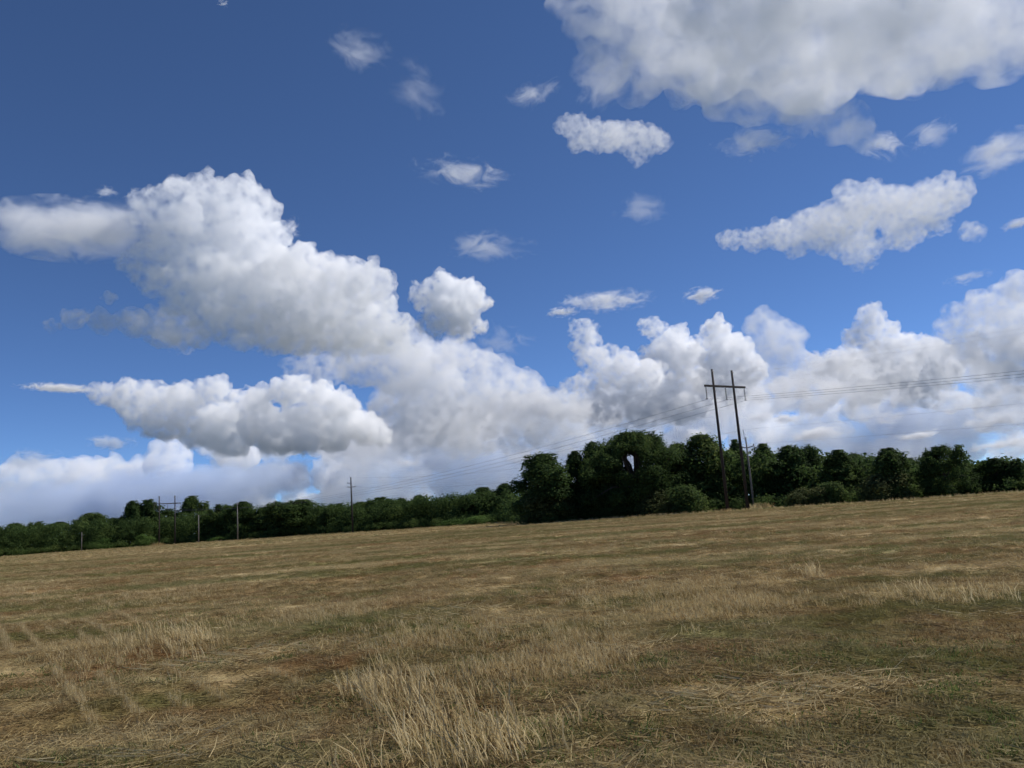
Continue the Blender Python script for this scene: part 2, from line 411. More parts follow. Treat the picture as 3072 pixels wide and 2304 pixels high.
WISPS = [
 ('thin grey-white cloud wing at the left edge beside the tallest cumulus', -29.12, 19.94, 7.19, 2.18, 6000, -3, 1.6, 0.29, 1),
 ('lone hazy wisp high in the blue left of centre', -9.78, 32.58, 3.15, 1.95, 4000, 20, 0.55, 0.36, 2),
 ('faint curling wisp below the lone hazy wisp', -5.62, 30.24, 3.11, 2.64, 4000, 35, 0.5, 0.4, 3),
 ('broken streak of white wisp in the middle of the blue', -2.43, 24.61, 4.85, 1.49, 4500, 12, 1.5, 0.41, 4),
 ('arched white wisp above the compact round cumulus', -1.03, 19.47, 4.3, 1.82, 5500, 5, 1.1, 0.41, 5),
 ('faint grey wisp right of the arched wisp', 10.67, 20.95, 2.4, 1.47, 5500, 10, 0.5, 0.38, 6),
 ('small forked wisp left of the large grey-bellied cloud', 3.23, 29.59, 3.31, 1.51, 3600, -10, 1.1, 0.41, 7),
 ('tiny bright puff of cloud alone above the cumulus heads', 14.4, 14.37, 1.64, 0.76, 9000, 0, 3.2, 0.36, 8),
 ('flat thin cloud streak above the slim cumulus tower', 7.45, 14.8, 4.28, 0.92, 9500, 2, 1.4, 0.37, 9),
 ('small flat cloud streak below the thin cloud streak', 4.14, 14.34, 1.4, 0.47, 9500, 0, 2.6, 0.36, 10),
 ('ragged white cloud at the right edge under the large grey-bellied cloud', 34.27, 19.75, 3.09, 1.47, 3800, -8, 1.5, 0.34, 11),
 ('torn white scrap hanging below the large grey-bellied cloud', 27.72, 21.85, 2.0, 1.47, 3500, 35, 2.4, 0.42, 12),
 ('thin white streak by the right edge beyond the long ragged cloud', 34.3, 15.33, 1.3, 0.57, 5000, 0, 2.2, 0.4, 13),
 ('torn fringe on the left flank of the large grey-bellied cloud', 8.67, 29.68, 2.95, 3.1, 3100, -30, 1.2, 0.38, 14),
 ('faint scrap of cloud at the top edge left of centre', -20.18, 34.67, 0.76, 0.49, 3500, 0, 1.5, 0.42, 15),
 ('pale scrap of cloud above the grey wing', -27.84, 22.43, 1.1, 0.57, 6000, 0, 1.8, 0.4, 16),
 ('long thin streak left of the dark-based cumulus', -30.25, 9.93, 2.79, 0.33, 9000, 2, 2.2, 0.36, 17),
 ('torn scrap off the right shoulder of the tallest cumulus', -15.48, 21.02, 1.04, 1.11, 6000, -40, 1.8, 0.42, 18),
 ('hazy patch under the compact round cumulus', -0.3, 12.77, 3.02, 1.85, 9000, 10, 0.7, 0.42, 19),
 ('faint pale patch below the long ragged cloud', 31.1, 12.68, 2.01, 0.55, 7000, -3, 0.9, 0.42, 20),
 ('low puff between the twin poles and the single pole', 17.25, 5.43, 1.59, 0.61, 20000, -3, 2.2, 0.36, 31),
 ('low flat puff right of the single pole', 19.06, 5.15, 1.44, 0.54, 20000, -3, 2.2, 0.36, 32),
 ('long low flat cloud just above the broad domed tree', 20.85, 3.91, 2.63, 0.64, 20000, -3, 2.2, 0.36, 33),
 ('low rounded puff above the feathery rounded tree', 25.36, 4.45, 1.37, 0.66, 20000, -3, 2.0, 0.38, 34),
 ('low pale streak above the dark globe-shaped tree', 26.96, 3.21, 1.99, 0.42, 20000, -3, 2.0, 0.38, 35),
 ('low white bank at the right edge above the last round tree', 31.41, 3.72, 2.68, 0.93, 18000, -3, 2.0, 0.36, 36),
 ('thin low streak at the right edge just above the trees', 31.29, 2.1, 2.67, 0.49, 20000, -3, 1.8, 0.38, 37),
 ('low white puff left of the biggest oak', 0.26, 4.15, 2.01, 0.87, 21000, -3, 2.2, 0.36, 38),
 ('low white puff just left of the twin poles', 12.91, 4.69, 1.34, 0.83, 21000, -3, 2.4, 0.36, 39),
 ('small low puff right of the middle pole', -7.93, 4.2, 1.51, 0.66, 21000, -3, 1.8, 0.38, 40),
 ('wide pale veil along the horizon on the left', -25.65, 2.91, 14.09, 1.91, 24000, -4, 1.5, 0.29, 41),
 ('soft white layer spread behind the cumulus heads on the right', 25.79, 7.6, 11.45, 2.33, 15000, -4, 1.0, 0.33, 51),
 ('soft pale layer behind the slim cumulus tower', 10.37, 6.84, 10.62, 2.28, 15500, -4, 1.0, 0.33, 52),
 ('soft pale layer low behind the middle pole', -7.15, 6.47, 10.8, 2.65, 16500, -4, 1.0, 0.33, 53),
 ('hanging fringe under the middle of the large grey-bellied cloud', 19.6, 24.0, 3.83, 1.47, 3050, 4, 1.0, 0.38, 55),
 ('loose scrap right of the torn scrap below the large cloud', 30.4, 21.85, 2.04, 1.15, 3400, -20, 0.9, 0.38, 56),
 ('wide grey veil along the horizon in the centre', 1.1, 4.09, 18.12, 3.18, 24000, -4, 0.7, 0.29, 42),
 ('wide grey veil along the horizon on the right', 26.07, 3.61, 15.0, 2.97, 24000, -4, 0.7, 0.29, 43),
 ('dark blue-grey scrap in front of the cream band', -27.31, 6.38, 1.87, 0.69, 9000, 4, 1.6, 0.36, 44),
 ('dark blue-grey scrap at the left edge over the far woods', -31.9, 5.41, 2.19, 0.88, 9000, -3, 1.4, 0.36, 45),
]

def ico(sub):
    b = bmesh.new()
    bmesh.ops.create_icosphere(b, subdivisions=sub, radius=1)
    v = np.array([x.co[:] for x in b.verts])
    f_ = np.array([[q.index for q in x.verts] for x in b.faces])
    b.free()
    return v, f_


ICO = {s_: ico(s_) for s_ in (1, 2, 3)}


def vol_mat(name, density_builder, aniso=.1, shade_col=None):
    mt, n, p, out = new_mat(name)
    n.nodes.remove(p)
    if shade_col:
        v = nd(n, 'ShaderNodeVolumePrincipled', Color=(*shade_col, 1), Anisotropy=aniso)  # absorbing grey-blue tint stands in for cloud lying in shade
    else:
        v = nd(n, 'ShaderNodeVolumeScatter', Color=(1, 1, 1, 1), Anisotropy=aniso)
    n.links.new(density_builder(n), v.inputs['Density'])
    n.links.new(v.outputs[0], out.inputs['Volume'])
    return mt


def cumulus(label, D, k, seed, depth, noise=.6, thr=(.36, .60), base=None, flat=.85, disp=.35, fine=6, detail=5, puff=.5, left=.12, low=.1, vox=.08, blobs=()):
    """a heap of overlapping billows filled with droplets; the lee side (left) and the underside fray out"""
    rng = np.random.default_rng(seed)
    big = []
    for az, el, r_ in blobs:
        rad = D * math.tan(R(r_))
        c = np.array(polar(az, D + rng.normal() * rad * depth, D * math.tan(R(el)) + 1.6))
        big.append((c, rad * 1.12))
        for _ in range(3):
            v = rng.normal(size=3)
            v *= .8 / np.linalg.norm(v)
            big.append((c + v * rad * np.array([1, 1, .7]), rad * rng.uniform(.4, .75)))
    avg = float(np.mean([b[1] for b in big])) * 1.45
    V, F, o = [], [], 0

    def add(c, rad, lvl, fl=1.0):
        nonlocal o
        v, f_ = ICO[lvl]
        V.append(v * rad * np.array([1, 1, fl]) + c)
        F.append(f_ + o)
        o += len(v)
    for c, rad in big:
        add(c, rad, 3, flat)
        for _ in range(7):
            v = rng.normal(size=3)
            v /= np.linalg.norm(v)
            if v[2] < -.2:
                v[2] *= -1
            r2 = rad * rng.uniform(.18, .5)
            c2 = c + v * np.array([1, 1, flat]) * rad * rng.uniform(.75, .98)
            add(c2, r2, 2)
            for _ in range(fine):
                w_ = rng.normal(size=3)
                w_ /= np.linalg.norm(w_)
                if w_[2] < -.2:
                    w_[2] *= -1
                add(c2 + w_ * r2 * .9, r2 * rng.uniform(.2, .45), 1)
    me = bpy.data.meshes.new('cloud')
    me.from_pydata(np.vstack(V).tolist(), [], np.vstack(F).tolist())
    ob = bpy.data.objects.new('cloud', me)
    col.objects.link(ob)
    rm = ob.modifiers.new('remesh', 'REMESH')
    rm.mode = 'VOXEL'
    rm.voxel_size = avg * vox
    for sc_, st_ in ((.9, disp), (.55, -puff), (.22, -puff * .4)):
        tx = bpy.data.textures.new('billow', 'CLOUDS' if st_ > 0 else 'VORONOI')
        tx.noise_scale = avg * sc_
        if st_ > 0:
            tx.noise_depth = 2
        else:
            tx.distance_metric = 'DISTANCE_SQUARED'
        dm = ob.modifiers.new('billow', 'DISPLACE')
        dm.texture = tx
        dm.texture_coords = 'GLOBAL'
        dm.strength = avg * st_
        dm.mid_level = .5 if st_ > 0 else .25
    rm = ob.modifiers.new('clean', 'REMESH')
    rm.mode = 'VOXEL'
    rm.voxel_size = avg * vox * 1.1
    e = ob.evaluated_get(bpy.context.evaluated_depsgraph_get())
    me2 = bpy.data.meshes.new_from_object(e)
    ob.modifiers.clear()
    ob.data = me2
    bpy.data.meshes.remove(me)
    me2.materials.clear()
    me2.polygons.foreach_set('use_smooth', [True] * len(me2.polygons))
    zb = None if base is None else D * math.tan(R(base))
    nscale = 1 / (avg * noise)
    cs = np.array([b_[0] for b_ in big])
    az0 = math.atan2(cs[:, 0].mean(), cs[:, 1].mean())
    u = cs[:, 0] * math.cos(az0) - cs[:, 1] * math.sin(az0)

    def dens(n):
        pos = n.nodes.new('ShaderNodeNewGeometry').outputs['Position']
        a = noise_(n, pos, nscale, detail, .62, .3)
        s_ = n.nodes.new('ShaderNodeSeparateXYZ')
        n.links.new(pos, s_.inputs[0])
        across = math_(n, 'SUBTRACT', math_(n, 'MULTIPLY', s_.outputs[0], math.cos(az0)), math_(n, 'MULTIPLY', s_.outputs[1], math.sin(az0)))
        lee = maprange(n, across, u.min() - avg * .6, u.min() + (u.max() - u.min()) * .55, left, 0)
        und = maprange(n, s_.outputs[2], cs[:, 2].min() - avg * .6, cs[:, 2].min() + (cs[:, 2].max() - cs[:, 2].min()) * .45 + avg * .2, low, 0)
        a2 = math_(n, 'SUBTRACT', math_(n, 'SUBTRACT', a, lee), und)
        d_ = maprange(n, a2, thr[0], thr[1], 0, k / avg)
        if zb is not None:
            wob = math_(n, 'ADD', s_.outputs[2], math_(n, 'MULTIPLY', math_(n, 'SUBTRACT', a, .5), avg * 1.2))
            d_ = math_(n, 'MULTIPLY', d_, maprange(n, wob, zb - avg * .15, zb + avg * .25))
        return d_
    me2.materials.append(vol_mat('cloud_vapour', dens))
    return tag(ob, label, 'cloud', 'clouds in the sky')


def wisp(label, az, el, rw, rh, D, tilt, k, thr, seed, shade_col=None):
    v, f_ = ICO[3]
    a, b = D * math.tan(R(rw)), D * math.tan(R(rh))
    c = max(b, a * .45)

    def dens(n):
        tc = n.nodes.new('ShaderNodeTexCoord').outputs['Object']
        mp = n.nodes.new('ShaderNodeMapping')
        mp.inputs['Scale'].default_value = (a / b * .6, c / b * .8, 1)
        mp.inputs['Location'].default_value = (seed * 7.3, seed * 3.1, 0)
        n.links.new(tc, mp.inputs[0])
        nz = noise_(n, mp.outputs[0], 1.5, 8, .66, .8)
        ln = n.nodes.new('ShaderNodeVectorMath')
        ln.operation = 'LENGTH'
        n.links.new(tc, ln.inputs[0])
        fall = maprange(n, ln.outputs['Value'], .25, 1.0, 0, .26)
        return maprange(n, math_(n, 'SUBTRACT', nz, fall), thr, thr + .2, 0, k / b)
    o = mesh_obj('cloud', v, f_, vol_mat('wisp_vapour', dens, shade_col=shade_col))
    o.location = polar(az, D, D * math.tan(R(el)) + 1.6)
    o.rotation_euler = (0, R(tilt), -R(az))
    o.scale = (a, c, b)
    return tag(o, label, 'cloud', 'clouds in the sky')


for c_ in CLOUDS:
    cumulus(**c_)
for w_ in WISPS:
    wisp(*w_, shade_col=(.72, .81, .95) if 'veil' in w_[0] else (.85, .9, .98) if 'dark blue' in w_[0] else None)  # veils and dark scraps: shade of dim cloud put into the vapour colour

# ------------------------------------------------------------------ ground
rings = [0.0] + list(np.geomspace(1.0, 140, 210)) + list(np.geomspace(150, 9000, 40))
NA = 240
ang = np.concatenate([np.linspace(-44, 44, 190), np.linspace(44, 316, NA - 190 + 2)[1:-1]])
V = [(0, 0, float(gz(0, 0)))]
for r_ in rings[1:]:
    x, y = r_ * np.sin(np.radians(ang)), r_ * np.cos(np.radians(ang))
    V += list(zip(x.tolist(), y.tolist(), gz(x, y).tolist()))
F = [(0, 1 + (i + 1) % NA, 1 + i) for i in range(NA)]
for j in range(len(rings) - 2):
    a = 1 + j * NA
    F += [(a + i, a + (i + 1) % NA, a + NA + (i + 1) % NA, a + NA + i) for i in range(NA)]
g = mesh_obj('ground', V, F, M['field'], smooth=True)
tag(g, 'mown brown hay field with green patches', kind='structure')


# ------------------------------------------------------------------ stubble, straw and weeds
def blade_mesh(name, n, rad, hmin, hmax, width, lean, spread, mat, seed, flat=False, bend=.25):
    rng = np.random.default_rng(seed)
    V, F = [], []
    for i in range(n):
        q = rng.uniform(0, 2 * math.pi)
        rr = rad * math.sqrt(rng.uniform())
        b = np.array([rr * math.cos(q), rr * math.sin(q), -.01])
        h = rng.uniform(hmin, hmax)
        if flat:
            t = rng.uniform(0, 2 * math.pi)
            d = np.array([math.cos(t), math.sin(t), rng.uniform(-.04, .22)])
            b[2] = rng.uniform(.005, .05)
        else:
            d = np.array([lean + rng.normal() * spread, rng.normal() * spread, 1.0])
        d /= np.linalg.norm(d)
        s = np.cross(d, rng.normal(size=3))
        s /= np.linalg.norm(s)
        w = width * rng.uniform(.7, 1.3)
        mid = b + d * h * .55
        d2 = d + np.array([lean * bend + rng.normal() * bend, rng.normal() * bend, -.1 if not flat else rng.normal() * .1])
        tip = mid + d2 / np.linalg.norm(d2) * h * .45
        o = len(V)
        V += [tuple(b - s * w / 2), tuple(b + s * w / 2), tuple(mid + s * w * .45), tuple(mid - s * w * .45), tuple(tip + s * w * .2), tuple(tip - s * w * .2)]
        F += [(o, o + 1, o + 2, o + 3), (o + 3, o + 2, o + 4, o + 5)]
    me = bpy.data.meshes.new(name)
    me.from_pydata(V, [], F)
    me.materials.append(mat)
    return bpy.data.objects.new(name, me)


def proto_set(name, objs):
    c = bpy.data.collections.new(name)
    for o in objs:
        c.objects.link(o)
    return c


LEAN = -.22
SETS = dict(
    stubble=proto_set('stubble_protos', [blade_mesh('a_stub%d' % i, 34, .13, .03, .10, .006, LEAN, .35, M['stalk' if i % 2 else 'thatch'], i) for i in range(4)]),
    pale=proto_set('pale_protos', [blade_mesh('b_pale%d' % i, 20, .11, .06, .16, .006, LEAN, .25, M['stalk'], 20 + i) for i in range(4)]),
    straw=proto_set('straw_protos', [blade_mesh('g_straw%d' % i, 24, .12, .05, .17, .0065, LEAN, .28, M['straw'], 120 + i) for i in range(4)]),
    tall=proto_set('tall_protos', [blade_mesh('c_tall%d' % i, 18, .11, .08, .33, .0085, LEAN * 1.2, .16, M['straw'], 40 + i, bend=.35) for i in range(4)]),
    weed=proto_set('weed_protos', [blade_mesh('d_weed%d' % i, 26, .12, .035, .10, .009, LEAN * .4, .6, M['weed'], 60 + i) for i in range(3)]),
    litter=proto_set('litter_protos', [blade_mesh('e_lit%d' % i, 16, .22, .10, .34, .006, 0, 0, M['straw'], 80 + i, True, .1) for i in range(3)]),
    thatch=proto_set('thatch_protos', [blade_mesh('f_that%d' % i, 40, .17, .06, .2, .006, 0, 0, M['thatch'], 90 + i, True, .12) for i in range(3)]),
)


def scatter(name, x, y, scale, setname, seed, label, rot=None, wide=None):
    """one object holding a point for each clump; geometry nodes put a clump on each point"""
    rng = np.random.default_rng(seed)
    n = len(x)
    z = gz(x, y)
    me = bpy.data.meshes.new(name)
    me.vertices.add(n)
    me.vertices.foreach_set('co', np.column_stack([x, y, z]).ravel())
    r_ = np.zeros((n, 3))
    r_[:, 2] = rng.uniform(-.7, .7, n) if rot is None else rot
    s_ = np.column_stack([scale if wide is None else scale * wide, scale if wide is None else scale * wide, scale * rng.uniform(.8, 1.2, n)])
    a = me.attributes.new('rot', 'FLOAT_VECTOR', 'POINT')
    a.data.foreach_set('vector', r_.ravel())
    a = me.attributes.new('scl', 'FLOAT_VECTOR', 'POINT')
    a.data.foreach_set('vector', s_.ravel())
    o = bpy.data.objects.new(name, me)
    col.objects.link(o)
    t = bpy.data.node_groups.new(name, 'GeometryNodeTree')
    t.interface.new_socket('Geometry', in_out='INPUT', socket_type='NodeSocketGeometry')
    t.interface.new_socket('Geometry', in_out='OUTPUT', socket_type='NodeSocketGeometry')
    gi, go = t.nodes.new('NodeGroupInput'), t.nodes.new('NodeGroupOutput')
    ci = t.nodes.new('GeometryNodeCollectionInfo')
    ci.inputs['Collection'].default_value = SETS[setname]
    ci.inputs['Separate Children'].default_value = True
    ci.inputs['Reset Children'].default_value = True
    ip = t.nodes.new('GeometryNodeInstanceOnPoints')
    ip.inputs['Pick Instance'].default_value = True
    for nm, sk in (('rot', 'Rotation'), ('scl', 'Scale')):
        na = t.nodes.new('GeometryNodeInputNamedAttribute')
        na.data_type = 'FLOAT_VECTOR'
        na.inputs[0].default_value = nm
        t.links.new(na.outputs[0], ip.inputs[sk])
    t.links.new(gi.outputs[0], ip.inputs['Points'])
    t.links.new(ci.outputs[0], ip.inputs['Instance'])
    t.links.new(ip.outputs[0], go.inputs[0])
    md = o.modifiers.new('scatter', 'NODES')
    md.node_group = t
    tag(o, label, kind='stuff')
    return o


def wedge(n, r0, r1, seed, power=1.0, half=38):
    rng = np.random.default_rng(seed)
    u = rng.uniform(size=n)
    r_ = (r0 ** (2 * power) + u * (r1 ** (2 * power) - r0 ** (2 * power))) ** (1 / (2 * power))
    q = np.radians(rng.uniform(-half, half, n))
    return r_ * np.sin(q), r_ * np.cos(q), r_


PATCHES = [
 ('tall', -0.85, 6.71, 0.66, 1.32, 48),
 ('tall', -1.46, 8.1, 0.31, 1.02, 34),
 ('tall', -0.26, 5.81, 0.41, 0.61, 30),
 ('tall', -5.58, 12.96, 0.75, 1.91, 60),
 ('pale', -6.46, 12.26, 0.69, 2.71, 208),
 ('pale', 2.34, 14.63, 1.83, 2.29, 338),
 ('pale', 3.02, 12.72, 1.15, 1.74, 338),
 ('tall', 5.52, 11.91, 1.0, 0.97, 14),
 ('pale', 5.43, 11.72, 1.14, 0.94, 90),
 ('tall', 6.44, 11.4, 0.27, 0.77, 8),
 ('pale', -1.19, 11.39, 1.75, 2.06, 338),
 ('pale', 0.47, 10.05, 0.71, 1.58, 208),
 ('tall', 5.68, 16.08, 0.13, 0.86, 12),
 ('pale', -10.73, 23.23, 2.85, 3.81, 338),
 ('pale', -19.9, 32.21, 1.78, 9.02, 156),
 ('pale', -3.8, 15.14, 1.37, 1.64, 234),
 ('pale', -0.0, 8.5, 1.05, 0.85, 195),
 ('weed', -1.31, 6.99, 0.25, 0.49, 26),
 ('weed', -0.45, 9.05, 0.4, 0.55, 26),
 ('weed', -0.4, 11.02, 0.19, 0.54, 10),
 ('weed', 1.21, 8.34, 0.2, 0.4, 14),
 ('weed', 0.83, 7.86, 0.14, 0.31, 10),
 ('weed', 2.5, 8.85, 0.89, 0.83, 32),
 ('weed', 2.52, 7.92, 0.54, 0.44, 22),
 ('weed', 3.06, 5.82, 0.23, 0.32, 22),
 ('weed', 2.75, 4.99, 0.15, 0.23, 16),
 ('weed', -1.82, 6.31, 0.39, 0.48, 26),
 ('weed', -4.3, 32.13, 8.57, 7.69, 160),
 ('weed', 0.11, 16.68, 1.27, 1.16, 70),
 ('weed', -15.81, 30.43, 1.61, 3.7, 50),
 ('weed', 6.32, 19.56, 4.23, 2.12, 90),
 ('litter', 2.52, 6.81, 0.49, 0.58, 70),
 ('litter', -3.4, 10.99, 1.55, 0.56, 90),
 ('litter', -2.92, 6.34, 0.53, 0.66, 40),
 ('litter', 1.08, 9.46, 0.56, 0.76, 40),
 ('litter', -1.12, 13.94, 0.9, 0.8, 60),
 ('litter', 1.59, 6.46, 0.59, 0.57, 50),
]

# edge of the mown field, where the wood begins: bearing -> distance
EDGE_AZ = [-40, -33, -24, -18, -12, -6, -1.5, 1, 7, 15, 20, 26, 33, 40]
EDGE_D = [300, 290, 282, 250, 205, 182, 172, 124, 119, 112, 108, 106, 108, 112]


def edge(az):
    return np.interp(az, EDGE_AZ, EDGE_D)


# drilled rows: straw stubble stands in rows 19 cm apart
ROW = np.array([-.574, .819])
ROWN = np.array([.819, .574])


def to_rows(x, y, rng):
    u = x * ROWN[0] + y * ROWN[1]
    t_ = x * ROW[0] + y * ROW[1]
    u = np.round(u / .19) * .19 + rng.normal(0, .025, len(u))
    return u * ROWN[0] + t_ * ROW[0], u * ROWN[1] + t_ * ROW[1]


rng = np.random.default_rng(5)
x, y, r_ = wedge(70000, 4.5, 110, 11, .42)
x, y = to_rows(x, y, rng)
keep = n2(x, y, 1.7, 8) * .5 + n2(x, y, .6, 9) * .5 > .40
x, y, r_ = x[keep], y[keep], r_[keep]
scatter('stubble', x, y, rng.uniform(.6, 1.15, len(x)) * np.clip(.9 + r_ / 90, 1, 2), 'stubble', 1, 'short brown stubble covering the mown field')
x, y, r_ = wedge(26000, 100, 300, 17, .7)
keep = r_ < edge(np.degrees(np.arctan2(x, y))) + 2
scatter('far_stubble', x[keep], y[keep], rng.uniform(1.6, 2.8, keep.sum()), 'stubble', 17, 'brown stubble in the far part of the field')
x, y, r_ = wedge(26000, 4.5, 90, 12, .40)
scatter('thatch', x, y, rng.uniform(.6, 1.2, len(x)), 'thatch', 2, 'matted brown thatch of cut stalks on the ground')
x, y, r_ = wedge(4000, 4.6, 60, 13, .5)
keep = n2(x, y, 3.5, 18) * .6 + n2(x, y, .9, 19) * .4 > .52
scatter('straw', x[keep], y[keep], rng.uniform(.5, 1.1, keep.sum()), 'litter', 3, 'loose pale straws lying over the stubble')
x, y, r_ = wedge(26000, 5, 120, 14, .5)
g_ = n2(x, y, 6, 28) * .55 + n2(x, y, 1.6, 29) * .45
keep = g_ > .575
scatter('weeds', x[keep], y[keep], rng.uniform(.5, 1.1, keep.sum()), 'weed', 4, 'short green weeds sprouting through the stubble', wide=1.4)
x, y, r_ = wedge(60000, 14, 290, 15, .5)
az = np.degrees(np.arctan2(x, y))
g_ = n2(x / 5 + y * .02, y, 2.2, 38) * .6 + n2(x / 3, y, .8, 39) * .4
keep = (g_ > .56) & (r_ < edge(az) + 3)
scatter('standing_straw', x[keep], y[keep], rng.uniform(.45, .9, keep.sum()), 'straw', 5, 'streaks of taller pale straw across the field', wide=1.6)
acc = {}
for kind, cx, cy_, rx, ry, cnt in PATCHES:
    r0 = math.hypot(cx, cy_)
    fx, fy = cx / r0, cy_ / r0
    q = rng.normal(0, .5, (cnt, 2))
    px, py = q[:, 0] * rx, q[:, 1] * ry
    acc.setdefault(kind, []).append(np.column_stack([cx + fy * px + fx * py, cy_ - fx * px + fy * py]))
for kind, label in (('tall', 'tall uncut straw clumps standing in the field'), ('pale', 'knee-low pale straw patches'), ('weed', 'fresh green weed patches'), ('litter', 'raked swaths of flattened straw')):
    P = np.vstack(acc[kind])
    if kind == 'pale':     # drilled rows of paler stubble left of the camera
        rows = []
        for k_ in range(-16, 3):
            m_ = 260
            u_ = .38 * k_ + 2.2 + rng.normal(0, .02, m_)
            t_ = rng.uniform(8.5, 21, m_)
            q = np.column_stack([u_ * ROWN[0] + t_ * ROW[0], u_ * ROWN[1] + t_ * ROW[1]])
            rows.append(q[n2(q[:, 0], q[:, 1], 1.3, 50 + k_) > .45])
        rows = np.vstack(rows)
        scatter('row_stubble', rows[:, 0], rows[:, 1], rng.uniform(.75, 1.05, len(rows)), 'straw', 16, 'drilled rows of pale stubble running away on the left', wide=.5)
    scatter({'tall': 'tall_straw', 'pale': 'pale_straw', 'weed': 'green_weeds', 'litter': 'flattened_straw'}[kind], P[:, 0], P[:, 1], rng.uniform(.7, 1.15, len(P)), 'straw' if kind == 'pale' else kind, 6, label)
# rough grass strip along the far edge of the field
az = rng.uniform(-38, 38, 9000)
d = edge(az) + rng.uniform(-1.5, 5, 9000)
scatter('rough_grass', d * np.sin(np.radians(az)), d * np.cos(np.radians(az)), rng.uniform(1.0, 2.6, 9000), 'weed', 7, 'rough green grass strip along the far edge of the field', wide=1.6)
az = rng.uniform(-38, 38, 2600)
d = edge(az) + rng.uniform(-4, .5, 2600)
scatter('dry_verge', d * np.sin(np.radians(az)), d * np.cos(np.radians(az)), rng.uniform(.6, 1.5, 2600), 'tall', 8, 'pale dry grass verge where the field meets the trees')


# ------------------------------------------------------------------ trees
def leaf_cloud(centres, radii, per, size, rng, tints, zflat=.62, hole=None):
    """leaf-sized quads on the outside of each clump"""
    P, N, T = [], [], []
    for c, rad, ti in zip(centres, radii, tints):
        n = max(8, int(per * rad * rad))
        v = rng.normal(size=(n, 3))
        v /= np.linalg.norm(v, axis=1)[:, None]
        v[:, 2] = np.where(v[:, 2] < -.7, -v[:, 2], v[:, 2])
        rr = rad * np.where(rng.uniform(size=n) < .16, rng.uniform(1.0, 1.38, n), rng.uniform(.35, 1.06, n) ** .6)
        P.append(c + v * rr[:, None] * np.array([1, 1, zflat]))
        N.append(v + np.array([0, 0, .3]) + rng.normal(0, .5, (n, 3)))
        T.append(np.clip(ti + rng.normal(0, .06, n), 0, 1))
    P, N, T = np.vstack(P), np.vstack(N), np.concatenate(T)
    if hole is not None:
        hx, hz, ha, hb = hole
        k = ((P[:, 0] - hx) / ha) ** 2 + ((P[:, 2] - hz) / hb) ** 2 + rng.normal(0, .22, len(P)) > 1
        P, N, T = P[k], N[k], T[k]
    N /= np.linalg.norm(N, axis=1)[:, None]
    a = np.cross(N, rng.normal(size=N.shape))
    a /= np.linalg.norm(a, axis=1)[:, None]
    b = np.cross(N, a)
    s = size * rng.uniform(.6, 1.35, len(P))[:, None]
    q = np.stack([P - a * s * .5, P + b * s * .34 - N * s * .1, P + a * s * .5, P - b * s * .34 - N * s * .1], 1)
    q[:, :, 2] = np.maximum(q[:, :, 2], .02)
    return q.reshape(-1, 3), np.arange(len(P) * 4).reshape(-1, 4), np.repeat(T, 4)


def leaf_mesh(name, V, F, T, mat):
    me = bpy.data.meshes.new(name)
    me.from_pydata(V.tolist(), [], F.tolist())
    at = me.attributes.new('tint', 'FLOAT', 'POINT')
    at.data.foreach_set('value', T)
    me.materials.append(mat)
    return me


PROFILE = {  # crown radius (0..1) at height fractions
    'broad': ([0, .08, .25, .5, .72, .88, 1], [.78, .9, 1, .97, .8, .52, .08]),
    'round': ([0, .08, .25, .5, .72, .88, 1], [.62, .78, .95, 1, .84, .55, .08]),
    'globe': ([0, .08, .25, .5, .72, .88, 1], [.66, .85, 1, 1, .86, .6, .15]),
    'tall': ([0, .1, .3, .5, .72, .88, 1], [.7, .88, 1, .92, .74, .5, .1]),
    'sparse': ([0, .1, .3, .5, .72, .88, 1], [.5, .6, .75, .95, .9, .6, .1]),
    'pine': ([0, .1, .3, .5, .72, .88, 1], [.75, .9, 1, .9, .72, .45, .06]),
    'oak': ([0, .08, .25, .45, .65, .82, .93, 1], [.72, .85, .98, 1, .86, .62, .36, .05]),
    'bush': ([0, .2, .5, .8, 1], [.9, 1, .92, .62, .1]),
}


